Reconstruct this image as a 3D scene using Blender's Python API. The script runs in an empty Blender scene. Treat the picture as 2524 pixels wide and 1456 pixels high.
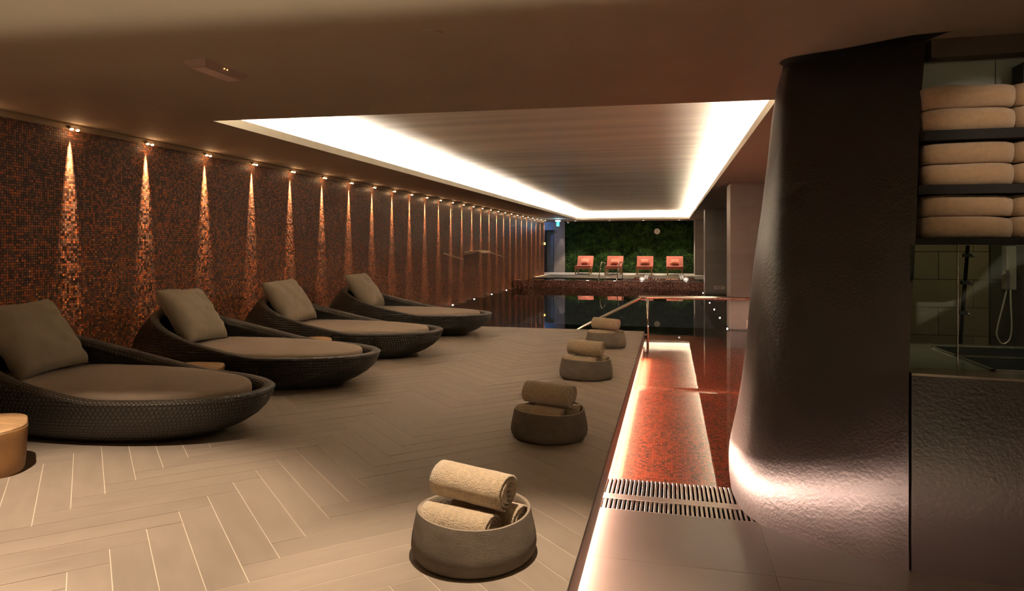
import bpy, bmesh, math, random
from mathutils import Vector, Matrix, noise
PI = math.pi
SC = bpy.context.scene
COL = SC.collection
random.seed(7)

# ------------------------------------------------------------------ camera, world, exposure, area lights
cam_d = bpy.data.cameras.new('camera'); cam = bpy.data.objects.new('camera', cam_d); COL.objects.link(cam)
cam.location = (0, 0, 1.35); cam.rotation_euler = (PI/2, 0, math.radians(14.416))
cam_d.sensor_width = 36; cam_d.lens = 36*1700/2524
cam_d.shift_x = 47/2524; cam_d.shift_y = -125/2524
cam_d.clip_start = 0.05; cam_d.clip_end = 200
SC.camera = cam
w = bpy.data.worlds.new('world'); SC.world = w; w.use_nodes = True
w.node_tree.nodes['Background'].inputs[0].default_value = (1.0, 0.85, 0.7, 1)
w.node_tree.nodes['Background'].inputs[1].default_value = 0.02
SC.view_settings.view_transform = 'Standard'; SC.view_settings.look = 'None'
SC.view_settings.exposure = 0.52; SC.view_settings.gamma = 1.0
SC.view_settings.use_curve_mapping = False
COVE_E = 125.0; LED_E = 820.0; BEAM_W = 1300.0; SPOT_W = 60.0

def lamp(name, kind, loc, power, color, parent=None, aim=None, **kw):
    d = bpy.data.lights.new(name, kind); d.energy = power; d.color = color
    for k, v in kw.items(): setattr(d, k, v)
    o = bpy.data.objects.new(name, d); COL.objects.link(o); o.location = loc
    if aim is not None:
        o.rotation_euler = (Vector(aim)-Vector(loc)).to_track_quat('-Z', 'Y').to_euler()
    if parent: o.parent = parent
    return o
WARM = (1.0, 0.79, 0.58)
# recessed ceiling lamps above and behind the camera (room downlights)
def down(x, y, p, ang=75, bl=.5, r=.035, tgt=None, col=WARM):
    return lamp('ceiling_spot', 'SPOT', (x, y, 2.47), p, col, aim=tgt or (x, y, 0), spot_size=math.radians(ang), spot_blend=bl, shadow_soft_size=r)
down(-3.05, 2.25, 330, 82, .45)
down(-.70, 2.65, 240, 50, .8)
down(-2.6, 1.0, 150, 62, .6)
down(2.25, 2.3, 62, 28, .8, tgt=(1.75, 4.1, 1.86))
# added unseen uplight behind the camera: makes the lit edge across the near ceiling
lamp('added_uplight', 'SPOT', (1.0, -3.4, .12), 2300, (1.0, .90, .62), aim=(1.0, -3.4-.292, 1.12), spot_size=math.radians(174), spot_blend=.02, shadow_soft_size=.03)

# ------------------------------------------------------------------ materials
def mat(name):
    m = bpy.data.materials.new(name); m.use_nodes = True
    nt = m.node_tree; return m, nt, nt.nodes['Principled BSDF']
def N(nt, t, **kw):
    n = nt.nodes.new(t)
    for k, v in kw.items(): setattr(n, k, v)
    return n
def math_n(nt, op, a, b=None, c=None):
    n = N(nt, 'ShaderNodeMath', operation=op)
    for i, v in enumerate((a, b, c)):
        if v is None: continue
        if isinstance(v, (int, float)): n.inputs[i].default_value = v
        else: nt.links.new(v, n.inputs[i])
    return n.outputs[0]
def plain(name, col, rough=.5, metal=0, var=.15, scale=6, bump=0, bscale=60, stretch=(1, 1, 1), spec=.5, coords='Object', sheen=0, coat=0):
    m, nt, b = mat(name)
    L = nt.links.new
    tc = N(nt, 'ShaderNodeTexCoord'); mp = N(nt, 'ShaderNodeMapping'); mp.inputs['Scale'].default_value = stretch
    L(tc.outputs[coords], mp.inputs[0])
    nz = N(nt, 'ShaderNodeTexNoise'); nz.inputs['Scale'].default_value = scale; nz.inputs['Detail'].default_value = 5
    L(mp.outputs[0], nz.inputs['Vector'])
    cr = N(nt, 'ShaderNodeMapRange'); cr.inputs['From Min'].default_value = .3; cr.inputs['From Max'].default_value = .7
    cr.inputs['To Min'].default_value = 1-var; cr.inputs['To Max'].default_value = 1+var
    L(nz.outputs[0], cr.inputs[0])
    mx = N(nt, 'ShaderNodeVectorMath', operation='SCALE'); mx.inputs[0].default_value = col
    L(cr.outputs[0], mx.inputs['Scale']); L(mx.outputs[0], b.inputs['Base Color'])
    b.inputs['Roughness'].default_value = rough; b.inputs['Metallic'].default_value = metal
    b.inputs['Specular IOR Level'].default_value = spec
    if sheen: b.inputs['Sheen Weight'].default_value = sheen
    if coat: b.inputs['Coat Weight'].default_value = coat
    if bump:
        n2 = N(nt, 'ShaderNodeTexNoise'); n2.inputs['Scale'].default_value = bscale; n2.inputs['Detail'].default_value = 3
        L(mp.outputs[0], n2.inputs['Vector'])
        bp = N(nt, 'ShaderNodeBump'); bp.inputs['Strength'].default_value = bump; bp.inputs['Distance'].default_value = .01
        L(n2.outputs[0], bp.inputs['Height']); L(bp.outputs[0], b.inputs['Normal'])
    return m
def glow(name, col, e):
    m, nt, b = mat(name); b.inputs['Base Color'].default_value = (*col, 1)
    b.inputs['Emission Color'].default_value = (*col, 1); b.inputs['Emission Strength'].default_value = e
    return m
def mosaic(name, axes, pitch, cols, stops, grout, grad=None, rough=.22, tilt=.10, spec=.6, wide=1.0, metal=0):
    """small glass tiles: a random colour and a random tilt for every tile. axes: the two world axes of the face"""
    m, nt, b = mat(name); L = nt.links.new
    g = N(nt, 'ShaderNodeNewGeometry'); sp = N(nt, 'ShaderNodeSeparateXYZ'); L(g.outputs['Position'], sp.inputs[0])
    u = math_n(nt, 'DIVIDE', sp.outputs[axes[0]], pitch*wide); v = math_n(nt, 'DIVIDE', sp.outputs[axes[1]], pitch)
    fu = math_n(nt, 'FLOOR', u); fv = math_n(nt, 'FLOOR', v)
    cb = N(nt, 'ShaderNodeCombineXYZ'); L(fu, cb.inputs[0]); L(fv, cb.inputs[1])
    wn = N(nt, 'ShaderNodeTexWhiteNoise', noise_dimensions='3D'); L(cb.outputs[0], wn.inputs[0])
    val = wn.outputs['Value']
    big = N(nt, 'ShaderNodeTexNoise'); big.inputs['Scale'].default_value = 1.3; L(g.outputs['Position'], big.inputs['Vector'])
    val = math_n(nt, 'ADD', val, math_n(nt, 'MULTIPLY', math_n(nt, 'SUBTRACT', big.outputs[0], .5), .35))
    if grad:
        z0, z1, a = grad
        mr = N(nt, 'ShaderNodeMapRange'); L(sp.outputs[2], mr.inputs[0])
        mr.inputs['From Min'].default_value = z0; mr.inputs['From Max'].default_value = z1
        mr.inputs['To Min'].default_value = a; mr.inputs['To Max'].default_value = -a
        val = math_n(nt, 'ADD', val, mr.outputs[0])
    cr = N(nt, 'ShaderNodeValToRGB'); cr.color_ramp.interpolation = 'CONSTANT'
    els = cr.color_ramp.elements
    while len(els) < len(cols): els.new(.5)
    for e, c, s in zip(els, cols, stops): e.position = s; e.color = (*c, 1)
    L(val, cr.inputs[0])
    gu = math_n(nt, 'LESS_THAN', math_n(nt, 'ABSOLUTE', math_n(nt, 'SUBTRACT', math_n(nt, 'FRACT', u), .5)), .5-.07/wide)
    gv = math_n(nt, 'LESS_THAN', math_n(nt, 'ABSOLUTE', math_n(nt, 'SUBTRACT', math_n(nt, 'FRACT', v), .5)), .43)
    mask = math_n(nt, 'MULTIPLY', gu, gv)
    mx = N(nt, 'ShaderNodeMix', data_type='RGBA'); L(mask, mx.inputs[0]); mx.inputs[6].default_value = (*grout, 1); L(cr.outputs[0], mx.inputs[7])
    L(mx.outputs[2], b.inputs['Base Color'])
    ro = N(nt, 'ShaderNodeMapRange'); L(mask, ro.inputs[0]); ro.inputs['To Min'].default_value = .8; ro.inputs['To Max'].default_value = rough
    L(ro.outputs[0], b.inputs['Roughness']); b.inputs['Specular IOR Level'].default_value = spec; b.inputs['Metallic'].default_value = metal
    sub = N(nt, 'ShaderNodeVectorMath', operation='SUBTRACT'); L(wn.outputs['Color'], sub.inputs[0]); sub.inputs[1].default_value = (.5, .5, .5)
    sc = N(nt, 'ShaderNodeVectorMath', operation='SCALE'); L(sub.outputs[0], sc.inputs[0]); sc.inputs['Scale'].default_value = tilt*2
    ad = N(nt, 'ShaderNodeVectorMath', operation='ADD'); L(g.outputs['Normal'], ad.inputs[0]); L(sc.outputs[0], ad.inputs[1])
    nm = N(nt, 'ShaderNodeVectorMath', operation='NORMALIZE'); L(ad.outputs[0], nm.inputs[0])
    bp = N(nt, 'ShaderNodeBump'); bp.inputs['Strength'].default_value = .5; bp.inputs['Distance'].default_value = .002
    L(mask, bp.inputs['Height']); L(nm.outputs[0], bp.inputs['Normal']); L(bp.outputs[0], b.inputs['Normal'])
    return m
def weave(name, col, nu, nv, rough=.38):
    """woven resin strands, laid out by UV"""
    m, nt, b = mat(name); L = nt.links.new
    tc = N(nt, 'ShaderNodeTexCoord'); sp = N(nt, 'ShaderNodeSeparateXYZ'); L(tc.outputs['UV'], sp.inputs[0])
    u = math_n(nt, 'MULTIPLY', sp.outputs[0], nu); v = math_n(nt, 'MULTIPLY', sp.outputs[1], nv)
    row = math_n(nt, 'FLOOR', v)
    sh = math_n(nt, 'MULTIPLY', math_n(nt, 'MODULO', row, 2.0), .5)
    uu = math_n(nt, 'FRACT', math_n(nt, 'ADD', u, sh)); vv = math_n(nt, 'FRACT', v)
    hu = math_n(nt, 'SINE', math_n(nt, 'MULTIPLY', uu, PI)); hv = math_n(nt, 'SINE', math_n(nt, 'MULTIPLY', vv, PI))
    h = math_n(nt, 'POWER', math_n(nt, 'MULTIPLY', hu, hv), .6)
    mx = N(nt, 'ShaderNodeMix', data_type='RGBA'); L(h, mx.inputs[0]); mx.inputs[6].default_value = (col[0]*.25, col[1]*.25, col[2]*.25, 1); mx.inputs[7].default_value = (*col, 1)
    L(mx.outputs[2], b.inputs['Base Color']); b.inputs['Roughness'].default_value = rough
    bp = N(nt, 'ShaderNodeBump'); bp.inputs['Strength'].default_value = .9; bp.inputs['Distance'].default_value = .006
    L(h, bp.inputs['Height']); L(bp.outputs[0], b.inputs['Normal'])
    return m
def water(name, tint, bump=.02):
    m, nt, b = mat(name); nt.nodes.remove(b); L = nt.links.new
    out = nt.nodes['Material Output']
    tr = N(nt, 'ShaderNodeBsdfTransparent'); tr.inputs[0].default_value = (*tint, 1)
    gl = N(nt, 'ShaderNodeBsdfGlossy'); gl.inputs['Roughness'].default_value = .015
    fr = N(nt, 'ShaderNodeFresnel'); fr.inputs['IOR'].default_value = 1.36
    mx = N(nt, 'ShaderNodeMixShader')
    tc = N(nt, 'ShaderNodeTexCoord'); nz = N(nt, 'ShaderNodeTexNoise'); nz.inputs['Scale'].default_value = 1.6; nz.inputs['Detail'].default_value = 2
    L(tc.outputs['Object'], nz.inputs['Vector'])
    bp = N(nt, 'ShaderNodeBump'); bp.inputs['Strength'].default_value = bump; bp.inputs['Distance'].default_value = .05
    L(nz.outputs[0], bp.inputs['Height']); L(bp.outputs[0], gl.inputs['Normal']); L(bp.outputs[0], fr.inputs['Normal'])
    L(fr.outputs[0], mx.inputs[0]); L(tr.outputs[0], mx.inputs[1]); L(gl.outputs[0], mx.inputs[2]); L(mx.outputs[0], out.inputs[0])
    return m
def tile_mat(name, col, rough=.45, var=.12, rnd=.10, stretch=(1, 1, 1), scale=2.2, spec=.4, grain=None):
    """stone-look tile: cloudy tone plus a slightly different tone for every tile object"""
    m, nt, b = mat(name); L = nt.links.new
    oi = N(nt, 'ShaderNodeObjectInfo'); tc = N(nt, 'ShaderNodeTexCoord')
    ad = N(nt, 'ShaderNodeVectorMath', operation='ADD'); L(tc.outputs['Object'], ad.inputs[0])
    cb = N(nt, 'ShaderNodeCombineXYZ'); L(math_n(nt, 'MULTIPLY', oi.outputs['Random'], 37.0), cb.inputs[2]); L(cb.outputs[0], ad.inputs[1])
    mp = N(nt, 'ShaderNodeMapping'); mp.inputs['Scale'].default_value = stretch; L(ad.outputs[0], mp.inputs[0])
    nz = N(nt, 'ShaderNodeTexNoise'); nz.inputs['Scale'].default_value = scale; nz.inputs['Detail'].default_value = 8; nz.inputs['Roughness'].default_value = .62
    L(mp.outputs[0], nz.inputs['Vector'])
    v = math_n(nt, 'ADD', math_n(nt, 'MULTIPLY', math_n(nt, 'SUBTRACT', nz.outputs[0], .5), var*4), 1.0)
    v = math_n(nt, 'MULTIPLY', v, math_n(nt, 'ADD', math_n(nt, 'MULTIPLY', oi.outputs['Random'], rnd*2), 1-rnd))
    mx = N(nt, 'ShaderNodeVectorMath', operation='SCALE'); mx.inputs[0].default_value = col; L(v, mx.inputs['Scale']); L(mx.outputs[0], b.inputs['Base Color'])
    r = math_n(nt, 'ADD', math_n(nt, 'MULTIPLY', nz.outputs[0], .25), rough-.12); L(r, b.inputs['Roughness'])
    b.inputs['Specular IOR Level'].default_value = spec
    bp = N(nt, 'ShaderNodeBump'); bp.inputs['Strength'].default_value = .12; bp.inputs['Distance'].default_value = .004
    L(nz.outputs[0], bp.inputs['Height']); L(bp.outputs[0], b.inputs['Normal'])
    return m
def glass(name, tint=(.8, .9, .85), f=.08, rough=0.0):
    m, nt, b = mat(name); nt.nodes.remove(b); L = nt.links.new
    tr = N(nt, 'ShaderNodeBsdfTransparent'); tr.inputs[0].default_value = (*tint, 1)
    gl = N(nt, 'ShaderNodeBsdfGlossy'); gl.inputs['Roughness'].default_value = .02
    fr = N(nt, 'ShaderNodeFresnel'); fr.inputs['IOR'].default_value = 1.28
    mx = N(nt, 'ShaderNodeMixShader'); L(fr.outputs[0], mx.inputs[0]); L(tr.outputs[0], mx.inputs[1]); L(gl.outputs[0], mx.inputs[2])
    L(mx.outputs[0], nt.nodes['Material Output'].inputs[0]); return m

M = {}
M['plaster'] = plain('ceiling_paint', (.32, .255, .195), .75, var=.04, scale=2, bump=.05, bscale=30)
M['coffer'] = plain('coffer_plaster', (.64, .57, .47), .45, var=.22, scale=1.0, bump=.25, bscale=1.4, stretch=(.14, 2.6, 1), spec=.35)
M['lip'] = plain('lip_paint', (.62, .58, .50), .6, var=.03)
M['floor_tile'] = tile_mat('deck_tile_stone', (.31, .245, .19), .50, .10, .05, (1.2, 5, 1), 2.0)
M['grout'] = plain('pale_grout', (.60, .50, .40), .9, var=.1)
M['walk_tile'] = tile_mat('walkway_tile_stone', (.165, .128, .105), .38, .10, .06, (1, 1, 1), 1.6)
M['edge_stone'] = plain('speckled_slab_edge', (.05, .045, .04), .6, var=.9, scale=90)
M['riser'] = plain('riser_stone', (.19, .14, .115), .5, var=.08, scale=3, stretch=(1, 1, 4))
RED = [(.090, .054, .043), (.155, .078, .053), (.24, .088, .046), (.36, .10, .038), (.50, .18, .065)]
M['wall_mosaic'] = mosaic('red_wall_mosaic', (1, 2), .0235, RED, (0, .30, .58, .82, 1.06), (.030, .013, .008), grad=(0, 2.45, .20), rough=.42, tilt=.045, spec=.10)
M['end_mosaic'] = mosaic('red_mosaic_facing_pool', (0, 2), .022, [(.16, .05, .04), (.32, .11, .08), (.52, .22, .17), (.75, .42, .34)], (0, .3, .6, .88), (.05, .02, .018), rough=.2, tilt=.3)
M['pool_mosaic'] = mosaic('red_pool_floor_mosaic', (0, 1), .021, [(.05, .022, .016), (.16, .035, .018), (.58, .085, .026), (.70, .14, .05)], (0, .24, .36, .66), (.30, .10, .06), rough=.4, tilt=.02, wide=1.0)
M['dark_mosaic'] = mosaic('dark_pool_mosaic', (0, 1), .04, [(.012, .010, .008), (.022, .012, .010), (.035, .016, .012)], (0, .4, .75), (.02, .016, .012), rough=.4, tilt=.02)
M['water'] = water('pool_water', (.80, .86, .84), .018)
M['deep_water'] = water('upper_pool_water', (.5, .6, .6), .01)
M['stone'] = tile_mat('grey_brown_stone_panel', (.24, .20, .175), .5, .08, .08, (1, 1, 5), 1.8)
M['strip'] = plain('lit_side_paint', (.48, .40, .35), .4, var=.04)
M['steel'] = plain('brushed_steel', (.62, .58, .54), .22, 1, var=.04, scale=20)
M['slat'] = plain('grille_slat_metal', (.20, .165, .14), .32, .7, var=.1, scale=30)
M['slat_side'] = plain('gutter_black', (.01, .01, .01), .6)
M['bar'] = plain('grille_bar_metal', (.36, .30, .26), .35, .5, var=.06)
M['leather'] = None
M['wicker'] = weave('dark_wicker_weave', (.034, .028, .022), 230, 22)
M['wicker_rim'] = weave('dark_wicker_rim', (.075, .060, .045), 260, 7)
M['cushion'] = plain('taupe_cushion_fabric', (.36, .27, .20), .9, var=.05, scale=5, bump=.25, bscale=350, spec=.2, sheen=.2)
M['pillow'] = plain('grey_taupe_pillow_fabric', (.30, .245, .175), .9, var=.05, scale=6, bump=.2, bscale=350, spec=.2, sheen=.2)
M['towel'] = plain('beige_terry_towel', (.62, .46, .29), .95, var=.16, scale=55, bump=1.0, bscale=190, spec=.1, sheen=.6)
M['shelf_towel'] = plain('folded_towel_terry', (.56, .37, .22), .95, var=.08, scale=40, bump=.8, bscale=300, spec=.1, sheen=.5)
M['bowl'] = plain('woven_clay_bowl', (.205, .165, .125), .9, var=.14, scale=9, bump=1.0, bscale=170, stretch=(1, 1, 2.2), spec=.2)
M['bowl_rim'] = plain('bowl_rim_clay', (.27, .21, .15), .8, var=.08, scale=9, bump=.3, bscale=60)
M['wood_top'] = plain('pale_sawn_wood', (.46, .27, .13), .55, var=.25, scale=5, stretch=(1, 5, 1), bump=.2, bscale=14)
M['wood_side'] = plain('golden_stump_side', (.20, .095, .03), .5, var=.35, scale=5, stretch=(1, 1, .6), bump=.3, bscale=9)
M['black'] = plain('matt_black', (.008, .008, .008), .5)
M['tray_black'] = plain('tray_black_finish', (.004, .004, .004), .9, spec=.05)
M['shelf'] = plain('dark_shelf_board', (.018, .016, .015), .7, spec=.2)
M['counter'] = tile_mat('polished_stone_counter', (.16, .13, .095), .16, .2, .0, (1, 3, 1), 3)
M['glass'] = glass('clear_glass')
M['frost'] = plain('frosted_glass_panel', (.40, .44, .36), .35, var=.04)
M['olive_tile'] = tile_mat('olive_shower_tile', (.14, .10, .055), .35, .12, .10, (1, 1, 1), 3)
M['dark_tile'] = tile_mat('dark_shower_tile', (.035, .028, .018), .35, .12, .10, (1, 1, 1), 3)
M['chrome'] = plain('chrome', (.8, .77, .72), .10, 1, var=.02)
M['spout'] = plain('satin_spout_steel', (.85, .74, .62), .35, .4, var=.02)
M['hose'] = plain('pale_hose', (.62, .50, .42), .3, .5, var=.03)
M['terracotta'] = plain('terracotta_fabric', (.34, .10, .07), .85, var=.05, scale=12, bump=.1, bscale=200, spec=.2)
M['terracotta_dark'] = plain('terracotta_pillow_fabric', (.62, .22, .15), .85, var=.05, scale=12, spec=.2)
M['oak'] = plain('oak_leg', (.33, .19, .08), .5, var=.1, scale=20)
M['deckfar'] = tile_mat('far_platform_stone', (.36, .33, .29), .5, .08, .05)
M['moss_back'] = plain('moss_base', (.010, .018, .006), .95, var=.4, scale=12)
M['leaf'] = plain('moss_leaf', (.022, .056, .007), .75, var=.8, scale=5, spec=.2, coords='Object')
M['white'] = plain('off_white_plastic', (.85, .78, .72), .45, var=.03)
M['sign'] = plain('sign_plate', (.62, .50, .46), .5, var=.02)
M['ink'] = plain('sign_ink', (.12, .09, .08), .6)
M['lens'] = glow('warm_lamp_lens', (1.0, .55, .22), 14)
M['cove_led'] = glow('cove_led_strip', (1.0, .90, .76), COVE_E)
M['riser_led'] = glow('riser_led_strip', (1.0, .66, .52), LED_E)
M['water_led'] = glow('underwater_led_strip', (1.0, .62, .46), 42)
M['step_led'] = glow('step_led_strip', (1.0, .70, .55), 45)
M['pool_led'] = glow('pool_light_lens', (1.0, .93, .82), 9)
M['pool_led_big'] = glow('bright_pool_light_lens', (1.0, .85, .66), 30)
M['far_lens'] = glow('far_downlight_lens', (1.0, .85, .7), 4)
M['exit_green'] = glow('exit_sign_face', (.05, .75, .62), 1.6)
M['exit_blue'] = glow('exit_sign_lamp', (.35, .75, 1.0), 10)
M['amber'] = glow('amber_lens', (1.0, .5, .12), 3)
M['blue_wall'] = plain('bluish_grey_panel', (.20, .21, .24), .5, var=.15, scale=4)
M['rose_grey'] = plain('emergency_light_housing', (.36, .25, .22), .35, var=.06)
def leather():
    m, nt, b = mat('hammered_dark_cladding'); L = nt.links.new
    tc = N(nt, 'ShaderNodeTexCoord')
    v = N(nt, 'ShaderNodeTexVoronoi', feature='SMOOTH_F1'); v.inputs['Scale'].default_value = 75; L(tc.outputs['Object'], v.inputs['Vector'])
    n = N(nt, 'ShaderNodeTexNoise'); n.inputs['Scale'].default_value = 45; n.inputs['Detail'].default_value = 4; L(tc.outputs['Object'], n.inputs['Vector'])
    n3 = N(nt, 'ShaderNodeTexNoise'); n3.inputs['Scale'].default_value = 5; n3.inputs['Detail'].default_value = 3; L(tc.outputs['Object'], n3.inputs['Vector'])
    h = math_n(nt, 'ADD', math_n(nt, 'MULTIPLY', v.outputs['Distance'], .5), math_n(nt, 'ADD', n.outputs[0], math_n(nt, 'MULTIPLY', n3.outputs[0], .5)))
    bp = N(nt, 'ShaderNodeBump'); bp.inputs['Strength'].default_value = .35; bp.inputs['Distance'].default_value = .005
    L(h, bp.inputs['Height']); L(bp.outputs[0], b.inputs['Normal'])
    cr = N(nt, 'ShaderNodeMapRange'); cr.inputs['To Min'].default_value = .75; cr.inputs['To Max'].default_value = 1.25; L(n3.outputs[0], cr.inputs[0])
    mx = N(nt, 'ShaderNodeVectorMath', operation='SCALE'); mx.inputs[0].default_value = (.015, .0105, .008); L(cr.outputs[0], mx.inputs['Scale']); L(mx.outputs[0], b.inputs['Base Color'])
    b.inputs['Roughness'].default_value = .40; b.inputs['Specular IOR Level'].default_value = .75
    return m
M['leather'] = leather()

# ------------------------------------------------------------------ helpers
def obj(name, verts, faces, m, parent=None, smooth=False, uvs=None):
    me = bpy.data.meshes.new(name); me.from_pydata([tuple(v) for v in verts], [], faces); me.materials.append(m)
    if smooth: me.polygons.foreach_set('use_smooth', [True]*len(me.polygons))
    if uvs:
        ul = me.uv_layers.new(name='UVMap')
        for p in me.polygons:
            vals = [uvs[v] for v in p.vertices]
            us = [a[0] for a in vals]; wrap = max(us)-min(us) > .5
            for li, vi in zip(p.loop_indices, p.vertices):
                a = uvs[vi]; ul.data[li].uv = (a[0]+1 if wrap and a[0] < .5 else a[0], a[1])
    me.update()
    o = bpy.data.objects.new(name, me); COL.objects.link(o)
    if parent: o.parent = parent
    return o
def empty(name, loc=(0, 0, 0), rz=0):
    o = bpy.data.objects.new(name, None); COL.objects.link(o); o.location = loc; o.rotation_euler = (0, 0, rz); o.empty_display_size = .1
    return o
def tag(o, label, cat, group=None):
    o['label'] = label; o['category'] = cat
    if group: o['group'] = group
    return o
def struct(o): o['kind'] = 'structure'; return o
BF = [(0, 3, 2, 1), (4, 5, 6, 7), (0, 1, 5, 4), (1, 2, 6, 5), (2, 3, 7, 6), (3, 0, 4, 7)]
def boxv(x0, x1, y0, y1, z0, z1):
    return [(x0, y0, z0), (x1, y0, z0), (x1, y1, z0), (x0, y1, z0), (x0, y0, z1), (x1, y0, z1), (x1, y1, z1), (x0, y1, z1)]
def box(name, x0, x1, y0, y1, z0, z1, m, parent=None, bev=0):
    o = obj(name, boxv(x0, x1, y0, y1, z0, z1), BF, m, parent)
    if bev: bevel(o, bev)
    return o
def bevel(o, wd, seg=2):
    bm = bmesh.new(); bm.from_mesh(o.data)
    bmesh.ops.bevel(bm, geom=bm.edges[:]+bm.verts[:], offset=wd, segments=seg, affect='EDGES', profile=.5)
    bm.to_mesh(o.data); bm.free(); o.data.polygons.foreach_set('use_smooth', [True]*len(o.data.polygons)) if seg > 2 else None
def multi(parts):
    V, F = [], []
    for v, f in parts:
        n = len(V); V += list(v); F += [tuple(i+n for i in q) for q in f]
    return V, F
def prism(poly, z0, z1):
    n = len(poly)
    V = [(x, y, z0) for x, y in poly]+[(x, y, z1) for x, y in poly]
    F = [tuple(range(n-1, -1, -1)), tuple(range(n, 2*n))]+[(i, (i+1) % n, n+(i+1) % n, n+i) for i in range(n)]
    return V, F
def tube(path, r, n=10, caps=True):
    V, F = [], []
    P = [Vector(p) for p in path]
    up = None
    for i, p in enumerate(P):
        d = (P[min(i+1, len(P)-1)]-P[max(i-1, 0)]).normalized()
        if up is None: up = Vector((0, 0, 1)) if abs(d.z) < .9 else Vector((1, 0, 0))
        a = d.cross(up).normalized(); b = a.cross(d).normalized(); up = b
        rr = r[i] if isinstance(r, (list, tuple)) else r
        for k in range(n):
            t = 2*PI*k/n; V.append(p+a*math.cos(t)*rr+b*math.sin(t)*rr)
    for i in range(len(P)-1):
        for k in range(n):
            F.append((i*n+k, i*n+(k+1) % n, (i+1)*n+(k+1) % n, (i+1)*n+k))
    if caps: F += [tuple(range(n-1, -1, -1)), tuple(range((len(P)-1)*n, len(P)*n))]
    return V, F
def lathe(prof, n=32, cx=0, cy=0, wob=None):
    V, F = [], []
    for r, z in prof:
        for k in range(n):
            a = 2*PI*k/n; rr = r*(wob(a, z) if wob else 1); V.append((cx+rr*math.cos(a), cy+rr*math.sin(a), z))
    m = len(prof)
    for i in range(m-1):
        for k in range(n): F.append((i*n+k, i*n+(k+1) % n, (i+1)*n+(k+1) % n, (i+1)*n+k))
    F += [tuple(range(n-1, -1, -1)), tuple(range((m-1)*n, m*n))]
    return V, F
def smoothpath(pts, k=4):
    out = []
    P = [Vector(p) for p in pts]
    for i in range(len(P)-1):
        p0, p1, p2, p3 = P[max(i-1, 0)], P[i], P[i+1], P[min(i+2, len(P)-1)]
        for j in range(k):
            t = j/k
            out.append(.5*((2*p1)+(-p0+p2)*t+(2*p0-5*p1+4*p2-p3)*t*t+(-p0+3*p1-3*p2+p3)*t**3))
    out.append(P[-1]); return out
def clip(poly, x0, x1, y0, y1):
    def cut(P, ins, inter):
        out = []
        for i in range(len(P)):
            a, b = P[i-1], P[i]
            ia, ib = ins(a), ins(b)
            if ib:
                if not ia: out.append(inter(a, b))
                out.append(b)
            elif ia: out.append(inter(a, b))
        return out
    def ix(x): return lambda a, b: (x, a[1]+(b[1]-a[1])*(x-a[0])/(b[0]-a[0]))
    def iy(y): return lambda a, b: (a[0]+(b[0]-a[0])*(y-a[1])/(b[1]-a[1]), y)
    for ins, it in ((lambda p: p[0] >= x0, ix(x0)), (lambda p: p[0] <= x1, ix(x1)), (lambda p: p[1] >= y0, iy(y0)), (lambda p: p[1] <= y1, iy(y1))):
        poly = cut(poly, ins, it)
        if not poly: return []
    return poly
ORD = ['first', 'second', 'third', 'fourth', 'fifth', 'sixth', 'seventh', 'eighth', 'ninth', 'tenth', 'eleventh', 'twelfth', 'thirteenth', 'fourteenth', 'fifteenth', 'sixteenth', 'seventeenth', 'eighteenth', 'nineteenth', 'twentieth', 'twenty-first', 'twenty-second', 'twenty-third', 'twenty-fourth', 'twenty-fifth', 'twenty-sixth', 'twenty-seventh']

ZC = 2.487; ZL = -.194; WX = -5.5; RX = -.39; DY = 11.02; ZW = -.200
# ------------------------------------------------------------------ setting: ceiling with coffer
HX0, HX1, HY0L, HY0R, HY1 = -4.07, .81, 5.50, 5.79, 31.35
def ring(h, z):  # hole outline grown by h
    return [(HX0-h, HY0L-h, z), (HX1+h, HY0R-h, z), (HX1+h, HY1+h, z), (HX0-h, HY1+h, z)]
out = [(WX-.3, -4, ZC), (3.6, -4, ZC), (3.6, 35, ZC), (WX-.3, 35, ZC)]
inn = ring(0, ZC)
V = out+inn+ring(0, ZC+.03)
F = [(0, 4, 5, 1), (1, 5, 6, 2), (2, 6, 7, 3), (3, 7, 4, 0)]
ceil = struct(obj('ceiling', V[:8], F, M['plaster']))
def rloop(rs, flip=False):
    V, F = [], []
    for r in rs: V += r
    for i in range(len(rs)-1):
        for k in range(4):
            q = (i*4+k, i*4+(k+1) % 4, (i+1)*4+(k+1) % 4, (i+1)*4+k); F.append(q[::-1] if flip else q)
    return V, F
V, F = rloop([ring(0, ZC), ring(0, ZC+.085), ring(.03, ZC+.085), ring(.03, ZC+.045), ring(.24, ZC+.045)])
obj('coffer_lip', V, F, M['lip'], ceil)
V, F = rloop([ring(.24, ZC+.045), ring(.24, ZC+.36)]); obj('coffer_upstand', V, F, M['lip'], ceil)
obj('coffer_soffit', ring(.24, ZC+.36), [(3, 2, 1, 0)], M['coffer'], ceil)
V, F = rloop([ring(.075, ZC+.05), ring(.075, ZC+.065), ring(.105, ZC+.065), ring(.105, ZC+.05)])
obj('light_strip', V, F, M['cove_led'], ceil)
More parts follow.
